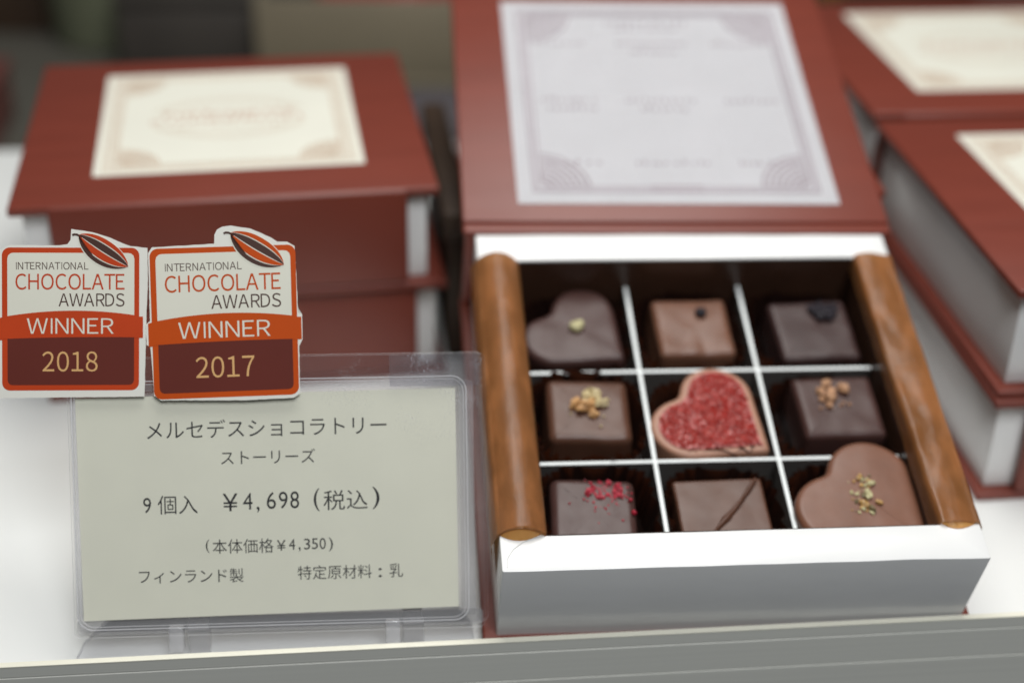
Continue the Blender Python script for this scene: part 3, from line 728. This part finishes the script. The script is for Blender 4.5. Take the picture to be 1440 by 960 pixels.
BB = [('9', 1.811, 3.216, 0.188, 0.377), ('¥', 3.817, 3.244, 0.363, 0.435), ('4', 4.24, 3.262, 0.229, 0.411), (',', 4.488, 3.05, 0.071, 0.145), ('6', 4.813, 3.268, 0.222, 0.419), ('9', 5.103, 3.269, 0.214, 0.42), ('8', 5.381, 3.27, 0.214, 0.42), ('(', 5.917, 3.257, 0.143, 0.566), (')', 7.369, 3.271, 0.176, 0.551), ('(', 3.241, 2.173, 0.087, 0.331), ('¥', 5.03, 2.15, 0.214, 0.267), ('4', 5.293, 2.167, 0.151, 0.268), (',', 5.477, 2.037, 0.048, 0.114), ('3', 5.659, 2.166, 0.151, 0.268), ('5', 5.85, 2.169, 0.151, 0.268), ('0', 6.042, 2.168, 0.151, 0.276), (')', 6.241, 2.143, 0.104, 0.349), (':', 7.44, 1.405, 0.08, 0.229)]
bm = bmesh.new()
for ch, xc, yc, wd, ht in EM:
    put_glyph(bm, ch, lambda x, y, bb: (xc+(x-0.5)*wd, yc+(y-0.38)*ht, ZC), -0.003)
for ch, xc, yc, wd, ht in BB:
    put_glyph(bm, ch, lambda x, y, bb: (xc+((x-bb[0])/(bb[1]-bb[0])-0.5)*wd, yc+((y-bb[2])/(bb[3]-bb[2])-0.5)*ht, ZC), -0.002)
build('lettering', bm, M['ink'], pc)

# ------------------------------------------------------------------ award stickers standing on the stand's upper edge
def z18(x, y): return (0.005114*x-0.000165*y-1.416787, -0.000078*x-0.005211*y+10.351705)
def z17r(x, y): return (0.005186*x-0.00013*y-1.482178, -0.000079*x-0.005248*y+10.368887)
def z17(x, y): return z17r(688+(x-8)/632*670+(y-158)/657*21, 165-(x-8)/632*23+(y-158)/657*692)
def jag(pts, step, amp, rnd):
    out = []
    for i in range(len(pts)):
        a = Vector(pts[i]); b = Vector(pts[(i+1) % len(pts)]); n = max(1, int((b-a).length/step))
        for k in range(n):
            p = a.lerp(b, k/n); out.append((p.x+rnd.uniform(-amp, amp), p.y+rnd.uniform(-amp, amp)))
    return out
def arc_pts(x0, y0, x1, y1, sag, n=16): return [(x0+(x1-x0)*k/n, y0+(y1-y0)*k/n-4*sag*(k/n)*(1-k/n)) for k in range(n+1)]
def award(label, year, fn, cut, cutfn, zz, dye, seed):
    t = thing('award_sticker', label, 'award sticker', CASE, 'chocolate award stickers')
    rnd = random.Random(seed); st = 0.0018
    bm = bmesh.new(); prism(bm, [cutfn(*p) for p in jag(cut, 22, 0.9, rnd)], zz, zz+0.022); clean_tri(bm); build('paper', bm, M['sticker'], t)
    z = zz+0.022
    def flat(name, polys, m, k):
        bm = bmesh.new()
        for p in polys: prism(bm, [fn(*q) for q in p], z+st*(k-1)+0.001, z+st*k)
        clean_tri(bm); return build(name, bm, m, t)
    flat('frame', [rrect(8, 158, 640, 815, 36, 8)], M[dye], 1)
    flat('upper_panel', [[(33, 470)]+[(x, y) for x, y in rrect(33, 182, 617, 600, 20, 6) if y < 400]+[(617, 466)]] if False else [[(33, 210), (37, 194), (49, 184), (62, 182), (588, 182), (601, 184), (613, 194), (617, 210), (617, 500), (33, 500)]], M['cream'], 2)
    flat('year_panel', [[(33, 560), (617, 560), (617, 768), (613, 780), (604, 788), (592, 790), (58, 790), (46, 788), (37, 780), (33, 768)]], M['maroon'], 2)
    flat('banner', [[(-8, 482)]+arc_pts(20, 474, 622, 468, 24)+[(622, 474), (658, 474), (658, 573), (620, 573)]+arc_pts(620, 570, 12, 577, 4)+[(12, 583), (-8, 583)]], M[dye], 3)
    # cacao pod
    c = Vector((474, 172)); ax = Vector((0.845, 0.535)); up = Vector((0.535, -0.845)); hl, hw = 136, 56
    def lens(t0, t1, shr=1.0, n=20):
        prof = lambda s, tt: c+ax*(s*hl*shr)+up*(hw*tt*(1-abs(s)**2.2)**0.8 - 8*(1-s*s))
        a = [prof(-1+2*k/n, t1) for k in range(n+1)]; b = [prof(1-2*k/n, t0) for k in range(1, n)]
        return [tuple(p) for p in a+b]
    flat('cacao_pod', [lens(-1.10, 1.10, 1.03)], M['cream'], 4)
    flat('pod_segment', [lens(-1.0, -0.66)], M['brown_ink'], 5)
    flat('pod_segment', [lens(-0.58, -0.02)], M[dye], 5)
    flat('pod_segment', [lens(0.06, 0.62)], M['brown_ink'], 5)
    flat('pod_segment', [lens(0.70, 1.05)], M[dye], 5)
    bm = bmesh.new(); ribbon(bm, [fn(*p) for p in ((331, 101), (340, 97), (352, 98), (364, 104), (374, 112))], 0.05, z+st*5, st); build('pod_stem', bm, M['brown_ink'], t)
    def text(name, s, x0, x1, y0, y1, m, k, thin):
        bm = bmesh.new()
        pen = 0.0; lay = []                                   # set the line letter by letter, then fit it to its box
        for i, ch in enumerate(s):
            w_ = chr(ord(ch)+0xFEE0); vs, _ = glyph(w_, thin); xs = [v[0] for v in vs]
            if ch == 'I': xs = [0.46, 0.54]; w_ = 'I'
            lay.append((w_, pen-min(xs))); pair = s[i:i+2]
            pen += max(xs)-min(xs)+(0.03 if pair in ('AT', 'LA', 'AW', 'WA', 'TE', 'RD') else 0.10 if ch in 'OCD' else 0.125)
        zero = '\uff10' if s.isdigit() else '\uff28'
        hs = [v[1] for v in glyph(zero, thin)[0]]; lo, hi = min(hs), max(hs)
        last = [v[0] for v in glyph(lay[-1][0], thin)[0]]; tot = lay[-1][1]+max(last)
        for w_, px in lay:
            if w_ == 'I':                                     # a plain upright bar
                h_ = 0.038+thin*0.4
                q_ = [bm.verts.new((*fn(x0+(0.5+dx+px)/tot*(x1-x0), yy_), z+st*k)) for dx, yy_ in ((-h_, y1), (h_, y1), (h_, y0), (-h_, y0))]
                bm.faces.new(q_); continue
            put_glyph(bm, w_, lambda x, y, bb: (*fn(x0+(x+px)/tot*(x1-x0), y1-(y-lo)/(hi-lo)*(y1-y0)), z+st*k), thin)
        build(name, bm, m, t)
    text('lettering', 'INTERNATIONAL', 73, 405, 225, 258, M['brown_ink'], 3, 0.0)
    text('lettering', 'CHOCOLATE', 70, 572, 278, 350, M[dye], 3, 0.003)
    text('lettering', 'AWARDS', 268, 572, 368, 427, M['brown_ink'], 3, 0.0)
    text('lettering', 'WINNER', 122, 522, 482, 553, M['cream'], 4, -0.004)
    text('lettering', year, 193, 448, 635, 728, M['tan'], 3, 0.0)
    return t
cut18 = [(-14, 175), (20, 158), (45, 146), (275, 148), (308, 142), (322, 122), (326, 72), (425, 88), (505, 112), (565, 138), (600, 150), (676, 158), (680, 300), (674, 440), (672, 560), (668, 700), (666, 845), (-14, 850)]
cut17 = [(683, 185), (700, 158), (985, 140), (986, 100), (998, 76), (1020, 62), (1060, 57), (1150, 70), (1245, 110), (1275, 130), (1320, 130), (1355, 150), (1365, 300), (1372, 455), (1391, 462), (1394, 580), (1378, 610), (1383, 830), (1355, 850), (1130, 861), (740, 860), (708, 838), (700, 720), (692, 612), (674, 605), (672, 510), (690, 495)]
award('award sticker reading 2018 with wide white margin, overlapping the stand corner', '2018', z18, cut18, z18, 0.004, 'vermilion', 3)
award('award sticker reading 2017, cut close to its orange frame, slightly tilted', '2017', z17, cut17, z17r, 0.026, 'orange', 4)

# ------------------------------------------------------------------ the shop behind, far out of focus
def crate(name, label, cat, x, y, z, wx, wy, h, rot, m, fill=None):
    t = thing(name, label, cat, zrot(rot, (x, y, z)))
    bm = bmesh.new(); th = 0.5
    box(bm, (-wx/2, -wy/2, 0), (wx/2, wy/2, 0.5), 0.05)
    for a, b in (((-wx/2, -wy/2, .5), (wx/2, -wy/2+th, h)), ((-wx/2, wy/2-th, .5), (wx/2, wy/2, h)), ((-wx/2, -wy/2+th, .5), (-wx/2+th, wy/2-th, h)), ((wx/2-th, -wy/2+th, .5), (wx/2, wy/2-th, h))): box(bm, a, b, 0.05)
    build('tray_body', bm, m, t, angle=40)
    if fill:
        bm = bmesh.new()
        for k in range(10): chunk(bm, (random.uniform(-wx*.33, wx*.33), random.uniform(-wy*.33, wy*.33), h*.6), (wx*.13, wy*.13, h*.35), k, rough=.3)
        build('filling', bm, fill, t, smooth=True)
    return t
def carton(name, label, cat, x, y, z, wx, wy, h, rot, m):
    t = thing(name, label, cat, zrot(rot, (x, y, z)))
    bm = bmesh.new(); box(bm, (-wx/2, -wy/2, 0), (wx/2, wy/2, h*.8), 0.15); build('carton_body', bm, m, t, angle=40)
    bm = bmesh.new(); box(bm, (-wx/2-.15, -wy/2-.15, h*.8+.01), (wx/2+.15, wy/2+.15, h), 0.2); build('carton_lid', bm, m, t, angle=40)
    return t
Z0 = -4.5
crate('kraft_tray', 'blurred kraft card tray holding red sweets behind the left stack', 'tray', -4.5, 88, Z0, 21, 15, 5, 0.05, M['kraft'], M['red'])
carton('dark_carton', 'blurred charcoal carton at the top edge, left of the kraft tray', 'carton', -17.5, 86, Z0, 11, 9, 5, 0.1, M['char'])
carton('dark_carton', 'blurred brown-black carton in the upper left corner', 'carton', -33, 92, Z0, 15, 8, 6, 0.05, M['bread'])
t = thing('potted_herb', 'blurred green leafy plant in an olive tin at the top edge', 'plant', zrot(0, (-25.0, 88, Z0)))
bm = bmesh.new()
prev = None
for rr_, zz_ in ((3.0, 0), (3.2, .2), (3.5, 5.2), (3.7, 5.4), (3.4, 5.4), (3.3, 4.6)):
    rg = [bm.verts.new((rr_*math.cos(2*math.pi*k/32), rr_*math.sin(2*math.pi*k/32), zz_)) for k in range(32)]
    if prev:
        for k in range(32): bm.faces.new((prev[k], prev[(k+1) % 32], rg[(k+1) % 32], rg[k]))
    prev = rg
bm.faces.new(prev); build('pot', bm, M['olive'], t, angle=40)
bm = bmesh.new(); rnd = random.Random(2)
for k in range(240):
    d = Vector((rnd.gauss(0, 1), rnd.gauss(0, 1), rnd.uniform(-.2, 1.2))); d.normalize(); c = Vector((0, 0, 6.6))+d*rnd.uniform(1, 3.6)
    u = d.cross(Vector((0, 0, 1))).normalized(); l = rnd.uniform(.8, 1.5)
    q = [c-u*l*.35, c-d*l*.1+Vector((0, 0, -.3)), c+u*l*.35, c+d*l+Vector((0, 0, .2))]
    bm.faces.new([bm.verts.new(p) for p in q])
build('foliage', bm, M['green'], t)
crate('amber_tray', 'blurred brown tray of amber sweets beyond the farthest gift box', 'tray', 20.5, 84, Z0, 14, 10, 4, 0.1, M['bread'], M['amber'])
carton('gap_filler', 'slim dark brown block added to darken the gap between the left stack and the open box', 'carton', -2.5, 47.7, 0, 0.6, 9.5, 5.4, 0.136, M['bread'])  # invented block, put in only to make this gap dark
carton('dark_carton', 'blurred plum grey carton seen between the left stack and the lid', 'carton', -4.2, 63.5, Z0, 3.2, 4, 5.5, 0.1, M['blue'])
carton('dark_carton', 'blurred black carton behind the opened lid', 'carton', 9, 86, Z0, 15, 9, 6, 0.05, M['char'])
carton('rose_carton', 'blurred rose red carton at the left edge behind the shelf', 'carton', -29.5, 72, Z0, 6, 5, 3.2, 0.1, M['rose'])
